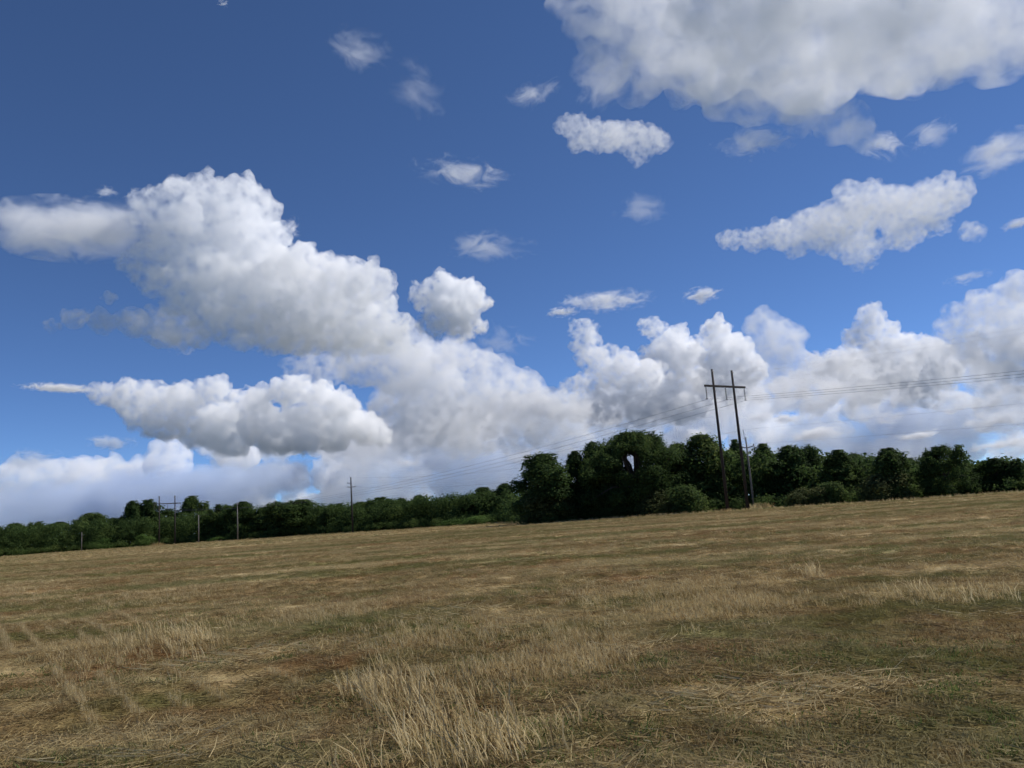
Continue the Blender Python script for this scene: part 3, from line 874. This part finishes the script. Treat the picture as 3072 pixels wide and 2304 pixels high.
def make_tree(kind, seed, Wd, Ht):
    """crown and trunk meshes of one tree, built at full size"""
    rng = np.random.default_rng(seed)
    base = 'bush' if kind in ('bush', 'brightbush') else kind
    hx_, hy_ = PROFILE[base]
    ncl = {'bush': 34, 'oak': 250, 'sparse': 60, 'pine': 110}.get(base, 145)
    Rm = Wd / 2
    C, Rd, Ti = [], [], []
    lobes = rng.uniform(.8, 1.12, 7)
    ph = rng.uniform(0, 6.28)
    nsub = 1 if base in ('globe', 'oak') else 2 if base == 'bush' else 4
    subs = [(0, 0, 1, 1)] + [(rng.uniform(-.62, .62) * Rm, rng.uniform(-.62, .62) * Rm, rng.uniform(.34, .62), rng.uniform(.6, .98)) for _ in range(nsub)]
    for i in range(ncl):
        sx_, sy_, sr_, sh_ = subs[0] if i < ncl * .4 else subs[rng.integers(0, nsub + 1)]
        if base not in ('globe', 'oak') and sr_ == 1:
            sr_ = .74
        t = rng.uniform(.02, .97) ** (.9 if base != 'oak' else .8)
        q = rng.uniform(0, 2 * math.pi)
        lob = np.interp((q + ph) % (2 * math.pi), np.linspace(0, 2 * math.pi, 8), np.append(lobes, lobes[0]))
        rr = np.interp(t, hx_, hy_) * Rm * sr_ * lob * rng.uniform(.25, 1) ** .4
        cr = {'oak': rng.uniform(1.0, 1.9), 'bush': rng.uniform(.14, .26) * Wd, 'pine': rng.uniform(.09, .17) * Wd, 'sparse': rng.uniform(.09, .16) * Wd}.get(base, rng.uniform(.06, .145) * Wd)
        rr = max(0, rr - cr * .55)
        z = t * Ht * sh_
        z = min(z, Ht * sh_ - cr * .45)
        C.append((rr * math.cos(q) + sx_, rr * math.sin(q) + sy_, z))
        Rd.append(cr)
        Ti.append(rng.beta(1.3, 1.8))
    C = np.array(C)
    hole = None
    if kind == 'oak':
        hole = (-.7, 8.6, 2.3, 2.9)
        k = [((c[0] - hole[0]) / 1.3) ** 2 + ((c[2] - hole[1]) / 1.7) ** 2 > 1 or rng.uniform() < .15 for c in C]
        C, Rd, Ti = C[k], [a for a, b in zip(Rd, k) if b], [a for a, b in zip(Ti, k) if b]
        hole = (-.7, 8.6, 1.3, 1.7)
    area = max(Wd, 3) * max(Ht, 2)
    per = {'bush': 190, 'oak': 175, 'sparse': 130, 'globe': 230, 'pine': 190}.get(base, 200)
    size = {'globe': .25, 'bush': .23, 'pine': .29}.get(base, .30)
    V, F, T = leaf_cloud(C, Rd, per, size, rng, Ti, .78 if base in ('oak', 'broad', 'sparse') else .85, hole)
    # sprays that break the outline
    if base != 'bush':
        tops = C[C[:, 2] > Ht * .55]
        n = 110 if base == 'oak' else 60
        idx = rng.integers(0, len(tops), n)
        sp, rd = [], []
        for j in idx:
            c = tops[j]
            d_ = np.array([c[0] * .5, c[1] * .5, abs(c[2] - Ht * .4)]) + rng.normal(0, .5, 3)
            d_ /= np.linalg.norm(d_)
            for s_ in np.linspace(.5, 1.2, 4):
                sp.append(c + d_ * s_ * Wd * .13)
                rd.append(.22 + .25 * rng.uniform())
        V2, F2, T2 = leaf_cloud(np.array(sp), rd, 60, .26, rng, rng.beta(2, 2, len(sp)), .9)
        V2[:, 2] = np.minimum(V2[:, 2], Ht * 1.03)
        F = np.vstack([F, F2 + len(V)])
        V, T = np.vstack([V, V2]), np.concatenate([T, T2])
    mat = M['bright'] if kind == 'brightbush' else M['brown'] if (kind == 'bush' and seed % 2) else M['leaf']
    crown = leaf_mesh('crown', V, F, T, mat)
    mb = MB()
    tr = max(.05, Wd * .028)
    bend = rng.normal(0, .04, 2) * Ht
    top = Vector((bend[0], bend[1], Ht * .78))
    pts = [Vector((0, 0, -.15)), Vector((bend[0] * .2, bend[1] * .1, Ht * .2)), Vector((bend[0] * .5, bend[1] * .6, Ht * .5)), top]
    mb.tube(pts, [tr * 1.35, tr, tr * .62, tr * .2], 8)
    order = np.argsort(-np.array(Rd))[:(46 if base == 'oak' else 8 if base == 'bush' else 20)]
    if kind == 'oak':   # limbs that cross the gap in the crown
        extra = [i for i, c in enumerate(C) if abs(c[0]) < 4 and 5 < c[2] < 12]
        order = list(order) + extra[:26]
    for i in order:
        e_ = Vector(C[i])
        s0 = rng.uniform(.15, .6)
        p0 = pts[1].lerp(pts[2], s0) if s0 > .25 else pts[0].lerp(pts[1], .8)
        mid = p0.lerp(e_, .5) + Vector(rng.normal(0, .06, 3)) * Wd + Vector((0, 0, .06 * Ht))
        mb.tube([p0, mid, e_], [tr * .42, tr * .26, tr * .09], 5, False)
    tm = bpy.data.meshes.new('trunk')
    tm.from_pydata(mb.v, [], mb.f)
    tm.materials.append(M['bark'])
    return crown, tm


# name, label, category, bearing, distance, crown width, height, kind, seed
TREES = [
 ('tree', 'low far tree cut off by the right edge of the picture', 'tree', 32.58, 190, 4.7, 3.8, 'round', 1),
 ('tree', 'compact round tree, last full crown toward the right edge', 'tree', 30.81, 115, 4.5, 4.2, 'round', 2),
 ('tree', 'small pale tree peeping between the two round trees on the right', 'tree', 29.45, 150, 2.9, 4.5, 'tall', 3),
 ('tree', 'large dark globe-shaped tree with upright sprigs on top', 'tree', 28.15, 112, 6.3, 6.1, 'globe', 4),
 ('tree', 'light green tree squeezed behind the dark globe-shaped tree', 'tree', 26.19, 135, 3.3, 5.8, 'round', 5),
 ('tree', 'feathery rounded tree just left of the dark globe-shaped tree', 'tree', 25.04, 113, 4.7, 6.5, 'round', 6),
 ('bush', 'brownish green rounded bush at the field edge before the feathery tree', 'bush', 23.98, 110, 4.2, 3.2, 'bush', 7),
 ('tree', 'distant tree crown behind the brownish bush', 'tree', 22.96, 150, 4.9, 7.6, 'round', 8),
 ('tree', 'bushy tree with yellow-green middle left of the brownish bush', 'tree', 21.95, 118, 5.1, 7.1, 'tall', 9),
 ('tree', 'narrow gappy dark tree between two broad crowns right of the poles', 'tree', 20.33, 130, 2.7, 8.1, 'sparse', 10),
 ('tree', 'broad domed tree right of the single pole behind the twin poles', 'tree', 18.97, 124, 6.5, 8.6, 'broad', 11),
 ('tree', 'tall green tree directly right of the single pole', 'tree', 17.22, 128, 4.5, 9.5, 'tall', 12),
 ('bush', 'low dark bush at the field edge below the broad domed tree', 'bush', 19.36, 112, 3.8, 2.2, 'bush', 13),
 ('bush', 'low green bush at the foot of the yellow-green bushy tree', 'bush', 20.91, 112, 3.4, 2.5, 'bush', 14),
 ('tree', 'pale tree seen between the twin wooden poles', 'tree', 15.46, 140, 3.6, 11.3, 'tall', 15),
 ('tree', 'wide tree directly behind the left one of the twin poles', 'tree', 13.11, 128, 9.9, 11.6, 'broad', 16),
 ('tree', 'biggest spreading oak with sky showing through its crown', 'tree', 8.48, 126, 16.3, 12.7, 'oak', 17),
 ('tree', 'slender tree in the notch left of the biggest oak', 'tree', 4.13, 132, 4.8, 11.1, 'tall', 18),
 ('tree', 'dense dark tree at the left end of the nearest grove', 'tree', 1.84, 128, 10.1, 10.7, 'broad', 19),
 ('tree', 'dark crown filling the gap between the biggest oak and the left tall pole', 'tree', 11.45, 131, 5.9, 10.8, 'broad', 52),
 ('tree', 'dark crown rising behind the left shoulder of the biggest oak', 'tree', 5.65, 133, 6.5, 12.4, 'broad', 53),
 ('bush', 'dark bush at the foot of the biggest oak near the poles', 'bush', 11.71, 118, 5.2, 3.5, 'bush', 20),
 ('bush', 'shaded bush under the right limbs of the biggest oak', 'bush', 9.76, 120, 5.4, 3.2, 'bush', 21),
 ('bush', 'deep green bush under the dense dark tree', 'bush', 2.54, 124, 6.5, 3.8, 'bush', 22),
 ('tree', 'dark pine-like tree against the flank of the nearest grove', 'tree', -1.05, 190, 6.0, 8.9, 'pine', 23),
 ('tree', 'ragged dark tree beside the pine-like tree', 'tree', -2.67, 195, 6.8, 8.5, 'pine', 24),
 ('tree', 'thin tree with bare twigs on top left of the ragged tree', 'tree', -4.61, 205, 6.6, 6.5, 'sparse', 25),
 ('tree', 'low rounded tree left of the bare-twigged tree', 'tree', -6.04, 210, 5.6, 5.6, 'round', 26),
 ('tree', 'upright crown, third right of the middle pole', 'tree', -7.26, 215, 5.4, 8.3, 'tall', 27),
 ('tree', 'rounded crown, second right of the middle pole', 'tree', -8.51, 218, 6.0, 7.9, 'round', 28),
 ('tree', 'pointed crown, first right of the middle pole', 'tree', -9.87, 222, 6.3, 8.8, 'tall', 29),
 ('tree', 'low tree directly behind the middle pole', 'tree', -11.31, 226, 6.3, 7.9, 'broad', 30),
 ('tree', 'dome-shaped tree immediately left of the middle pole', 'tree', -12.97, 234, 7.3, 8.2, 'round', 31),
 ('tree', 'wide dark crown, second left of the middle pole', 'tree', -15.56, 246, 13.9, 10.3, 'broad', 32),
 ('tree', 'low green crown between the wide dark crown and the thin grey pole', 'tree', -17.87, 262, 7.5, 9.4, 'round', 33),
 ('tree', 'broad tree behind the taller of the two thin grey poles', 'tree', -19.25, 274, 8.0, 11.7, 'round', 34),
 ('tree', 'dark tree between the two thin grey poles', 'tree', -20.67, 284, 7.9, 11.7, 'round', 35),
 ('tree', 'tallest tree of the far left wood, beside the far twin poles', 'tree', -22.52, 312, 8.4, 16.2, 'tall', 36),
 ('tree', 'lower dark tree between the far twin poles', 'tree', -23.93, 316, 8.0, 12.3, 'round', 37),
 ('tree', 'upright tree just left of the far twin poles', 'tree', -25.05, 312, 6.9, 15.8, 'tall', 38),
 ('tree', 'blocky green tree at the step down of the far left wood', 'tree', -26.08, 312, 5.9, 15.6, 'tall', 39),
 ('tree', 'low dark tree left of the blocky green tree', 'tree', -27.09, 318, 7.1, 10.2, 'round', 40),
 ('tree', 'dome-shaped dark tree in the middle of the far left wood', 'tree', -28.56, 320, 11.0, 12.5, 'broad', 41),
 ('tree', 'dark tree left of the dome-shaped tree in the far left wood', 'tree', -30.13, 326, 8.6, 10.2, 'round', 42),
 ('tree', 'second tree in from the left edge of the picture', 'tree', -31.37, 330, 7.6, 10.9, 'round', 43),
 ('tree', 'tree closest to the left edge of the picture', 'tree', -32.48, 334, 7.2, 10.7, 'round', 44),
 ('tree', 'tree crown cut off by the left edge of the picture', 'tree', -33.51, 336, 6.8, 10.3, 'round', 45),
 ('bush', 'bright green bush at the field edge in the far left wood', 'bush', -27.55, 296, 6.8, 3.0, 'brightbush', 46),
 ('bush', 'small bright bush between the two thin grey poles', 'bush', -20.8, 268, 4.4, 1.1, 'brightbush', 47),
 ('bush', 'pale bush left of the far twin poles', 'bush', -25.47, 290, 4.7, 3.2, 'brightbush', 48),
 ('bush', 'wide bright green thicket left of the nearest grove', 'bush', -2.8, 180, 6.0, 1.7, 'brightbush', 49),
 ('bush', 'low bright thicket below the bare-twigged tree', 'bush', -4.86, 184, 6.8, 1.3, 'brightbush', 50),
 ('bush', 'low green bush between the far twin poles and the short grey pole', 'bush', -22.92, 292, 8.7, 1.1, 'bush', 51),
]

REF = {'broad': (9, 10), 'round': (6.5, 8.5), 'tall': (5.5, 9), 'globe': (8, 8.2), 'sparse': (5, 9), 'pine': (6.5, 11), 'bush': (5, 3.2), 'brightbush': (6, 3.4), 'oak': (16.8, 12.9)}
NVAR = {'round': 4, 'broad': 3, 'tall': 3, 'bush': 3, 'brightbush': 2, 'pine': 2, 'sparse': 2}
protos = {}
for name, label, cat, az, d, w, h, kind, seed in TREES:
    key = (kind, seed % NVAR.get(kind, 1))
    if key not in protos:
        protos[key] = make_tree(kind, seed + 100, *REF[kind])
    cm, tm = protos[key]
    p = polar(az, d)
    rz = 0 if kind == 'oak' else random.Random(seed).uniform(0, 6.28)
    t = empty(name, (p.x, p.y, float(gz(p.x, p.y)) - .05), rz)
    if kind == 'oak':
        t.rotation_euler.z = -R(az)
    w *= 1.8 if d > 170 else 1.12 if kind in ('oak', 'globe') else 1.55
    t.scale = (w / REF[kind][0], w / REF[kind][0], h / REF[kind][1])
    tag(t, label, cat, 'trees and bushes along the field edge')
    for nm, me in (('crown', cm), ('trunk', tm)):
        o = bpy.data.objects.new(nm, me)
        col.objects.link(o)
        o.parent = t

# the wood behind the front row and the undergrowth at its foot: nobody could count it
rng = np.random.default_rng(77)
C, Rd = [], []
for i in range(3000):
    az = rng.uniform(-38, 38)
    dd = float(edge(az))
    back = rng.uniform(10, 30)
    hmax = np.interp(az, [-40, -30, -20, -10, -1, 2, 6, 9, 14, 20, 26, 34], [8.3, 8.3, 8.8, 6.6, 6.0, 6.5, 4.6, 4.6, 8.5, 7, 4.4, 2.8])
    q = polar(az, dd + back)
    cr = rng.uniform(.9, 1.9) * (1 if dd < 150 else 1.4)
    C.append((q.x, q.y, rng.uniform(.02, 1) ** 1.4 * hmax))
    Rd.append(cr)
V, F, T = leaf_cloud(np.array(C), Rd, 34, .5, rng, rng.beta(2, 3, len(C)), .8)
o = bpy.data.objects.new('far_woods', leaf_mesh('far_woods', V, F, T, M['leaf']))
col.objects.link(o)
tag(o, 'dark mass of woodland behind the front row of trees', kind='stuff')
C, Rd = [], []
for i in range(900):
    az = rng.uniform(-38, 38)
    q = polar(az, float(edge(az)) + rng.uniform(2.5, 9))
    cr = rng.uniform(.45, 1.1)
    C.append((q.x, q.y, rng.uniform(.1, 1.3) + (.4 if az < -1 else 0)))
    Rd.append(cr)
V, F, T = leaf_cloud(np.array(C), Rd, 75, .24, rng, rng.beta(2, 2, len(C)), .8)
o = bpy.data.objects.new('undergrowth', leaf_mesh('undergrowth', V, F, T, M['leaf']))
col.objects.link(o)
tag(o, 'low green undergrowth along the foot of the trees', kind='stuff')


# ------------------------------------------------------------------ power lines
def insulator_string(z0, length):
    n = max(5, int(length / .15))
    prof = [(.02, 0)]
    for i in range(n):
        z = -length * (i + .25) / n
        s = length / n
        prof += [(.03, z), (.125, z - s * .25), (.12, z - s * .38), (.03, z - s * .42)]
    prof += [(.025, -length)]
    return MB().lathe((0, 0, 0), prof[::-1], 10)


def h_frame(loc, yaw, spacing, ht, arm_z, arm_over, label, ins_len=1.55):
    t = empty('transmission_pole_frame', loc, yaw)
    tag(t, label, 'power pole', 'wooden twin-pole frames of the power line')
    half = spacing / 2
    for sx in (-1, 1):
        p = MB().tube([(sx * half, 0, -.6), (sx * half, 0, ht * .5), (sx * half, 0, ht)], [.23, .19, .145], 12).build('pole', M['pole'], t, True)
        MB().tube([(sx * half + .1, -.2, ht - .35), (sx * half - .3, -.2, ht - .33), (sx * half - .36, -.2, ht - .4), (sx * half - .36, -.2, ht - .64)], .045, 6).build('wire_bracket', M['steel'], p)
    L = spacing + 2 * arm_over
    a = MB().box((0, -.26, arm_z), (L, .16, .28)).build('crossarm', M['pole'], t)
    for sx in (-1, 1):
        MB().tube([(sx * half, -.40, arm_z + .02), (sx * half, .24, arm_z + .02)], .04, 8).build('bolt', M['steel'], a)
    tips = []
    for x in (-L / 2 + .25, 0, L / 2 - .25):
        s = insulator_string(0, ins_len)
        o = s.build('insulator_string', M['insul'], t, True)
        o.location = (x, -.26, arm_z - .24)
        MB().tube([(0, 0, .12), (0, 0, -.01)], .035, 6).build('hanger', M['steel'], o)
        MB().box((0, 0, -ins_len - .04), (.36, .07, .08)).build('clamp', M['steel'], o)
        tips.append((x, -.26, arm_z - .24 - ins_len - .05))
    mw = Matrix.Translation(Vector(loc)) @ Matrix.Rotation(yaw, 4, 'Z')
    tops = [mw @ Vector((sx * half - .34, -.2, ht - .62)) for sx in (-1, 1)]
    return [mw @ Vector(p) for p in tips], tops


def dist_pole(loc, yaw, ht, r0, mat, label, arms, pin=0.0):
    """arms: list of (z, x0, x1, tilt)"""
    t = empty('utility_pole', loc, yaw)
    tag(t, label, 'power pole', 'single wooden utility poles')
    MB().tube([(0, 0, -.5), (0, 0, ht * .5), (0, 0, ht)], [r0, r0 * .85, r0 * .62], 10).build('pole', mat, t, True)
    ends = []
    for z, x0, x1, tl in arms:
        a = MB().tube([(x0, .16, z + tl * abs(x0)), (0, .16, z), (x1, .16, z + tl * abs(x1))], .075, 6).build('crossarm', mat, t)
        for x in (x0, x1):
            if abs(x) > .3:
                MB().lathe((x, .16, z + tl * abs(x) + .05), [(.03, 0), (.09, .06), (.05, .1), (.1, .16), (.04, .24)], 8).build('insulator', M['insul'], a, True)
                ends.append(Vector((x, .16, z + tl * abs(x) + .28)))
    if pin:
        MB().tube([(-.2, 0, ht - .3), (-.2, 0, ht + pin)], .03, 6).build('ground_pin', M['steel'], t)
    mw = Matrix.Translation(Vector(loc)) @ Matrix.Rotation(yaw, 4, 'Z')
    return [mw @ e_ for e_ in ends], mw @ Vector((0, 0, ht + pin))


def wire(a, b, sag, rad, label, n=30, group='overhead wires of the power lines'):
    pts = [a.lerp(b, i / n) - Vector((0, 0, 4 * sag * (i / n) * (1 - i / n))) for i in range(n + 1)]
    o = MB().tube(pts, rad, 5).build('overhead_wire', M['wire'])
    return tag(o, label, 'wire', group)


def at(az, d, z=None):
    p = polar(az, d)
    return (p.x, p.y, float(gz(p.x, p.y)) if z is None else z)


# near frame: poles at bearings 14.5 and 15.8
pa, pb = Vector(at(14.45, 110, 0)), Vector(at(15.79, 113, 0))
yaw = math.atan2(pb.y - pa.y, pb.x - pa.x)
near_tips, near_tops = h_frame((pa + pb) / 2, yaw, (pb - pa).length, 19.3, 16.9, 2.1, 'tall dark twin-pole frame with crossarm and hanging insulators before the grove')
fa, fb = Vector(at(-24.45, 279, 0)), Vector(at(-23.5, 281, 0))
yaw2 = math.atan2(fb.y - fa.y, fb.x - fa.x)
far_tips, far_tops = h_frame((fa + fb) / 2, yaw2, (fb - fa).length, 15.5, 13.0, 1.9, 'small distant twin-pole frame before the far left wood')
mid_ends, mid_top = dist_pole(at(-11.96, 208), R(-30), 14.1, .24, M['pole'], 'dark single utility pole with short crossarms left of centre', [(11.5, -1.3, 1.3, .05), (12.6, -1.4, .0, 0)])
rs_ends, rs_top = dist_pole(at(16.2, 117), R(-42), 10.1, .15, M['grey_pole'], 'single utility pole just behind the tall twin-pole frame', [(8.6, -1.0, 1.0, .16)], pin=1.1)
g1_ends, g1_top = dist_pole(at(-19.6, 232), R(-30), 10.2, .17, M['grey_pole'], 'taller thin grey pole before the far left wood', [(9.7, -.5, .5, .1)])
g2_ends, g2_top = dist_pole(at(-22.05, 266), R(-30), 8.4, .17, M['grey_pole'], 'shorter thin grey pole right of the far twin poles', [(8.0, -.5, .5, .1)])
s_ends, s_top = dist_pole(at(-28.9, 279), R(-30), 5.6, .12, M['grey_pole'], 'small pale post in the far left wood', [(4.7, -.5, .5, .1)])
LD = Vector(((near_tips[1] - far_tips[1]).x, (near_tips[1] - far_tips[1]).y, 0)).normalized()
words = ('first', 'second', 'third')
for i in range(3):
    wire(near_tips[i], far_tips[i], 4.6, .017, '%s conductor, counted from the left end of the crossarm, running to the far twin poles' % words[i], 60)
    wire(near_tips[i], near_tips[i] + LD * 230, 5.2, .015, '%s conductor, counted from the left end of the crossarm, leaving past the right edge' % words[i], 60)
for i, s_ in enumerate(('left', 'right')):
    wire(near_tops[i], far_tops[i], 3.2, .004, 'thin shield wire from the top of the %s tall pole to the far poles' % s_, 50)
    wire(near_tops[i], near_tops[i] + LD * 230, 3.6, .004, 'thin shield wire from the top of the %s tall pole past the right edge' % s_, 50)
wire(rs_top, mid_top, 2.2, .012, 'faint top wire between the two single utility poles', 40)
wire(rs_ends[0], mid_ends[0], 2.4, .013, 'faint crossarm wire between the two single utility poles', 40)
wire(rs_top, rs_top + LD * 190, 2.4, .008, 'top wire leaving the single utility pole past the right edge', 40)
wire(rs_ends[1], rs_ends[1] + LD * 190, 2.6, .008, 'crossarm wire leaving the single utility pole past the right edge', 40)
wire(mid_ends[0], g1_ends[0], 1.2, .013, 'wire from the middle pole to the taller thin grey pole', 30)
wire(g1_ends[0], g2_ends[0], .8, .012, 'wire between the two thin grey poles', 20)


# ------------------------------------------------------------------ lone straw tufts
def tuft(loc, n, hmin, hmax, rad, lean, label, seed, spread=.3):
    p = blade_mesh('straw_tuft', n, rad, hmin, hmax, .012 if math.hypot(loc[0], loc[1]) < 60 else .03, lean, spread, M['straw'], seed)
    col.objects.link(p)
    p.location = loc
    return tag(p, label, 'straw tuft', 'pale straw tufts')


tuft((pb.x + 1.9, pb.y + .4, 0), 420, .4, 1.05, 1.5, -.1, 'mound of pale dry grass at the foot of the twin poles', 1, .5)
tuft((pa.x - .2, pa.y - .5, 0), 120, .25, .6, .7, -.1, 'small dry grass tuft around the foot of the left tall pole', 2, .4)
tuft((fa.x, fa.y - 1, 0), 260, .5, 1.3, 1.8, -.1, 'pale dry grass mound at the foot of the far twin poles', 3, .5)
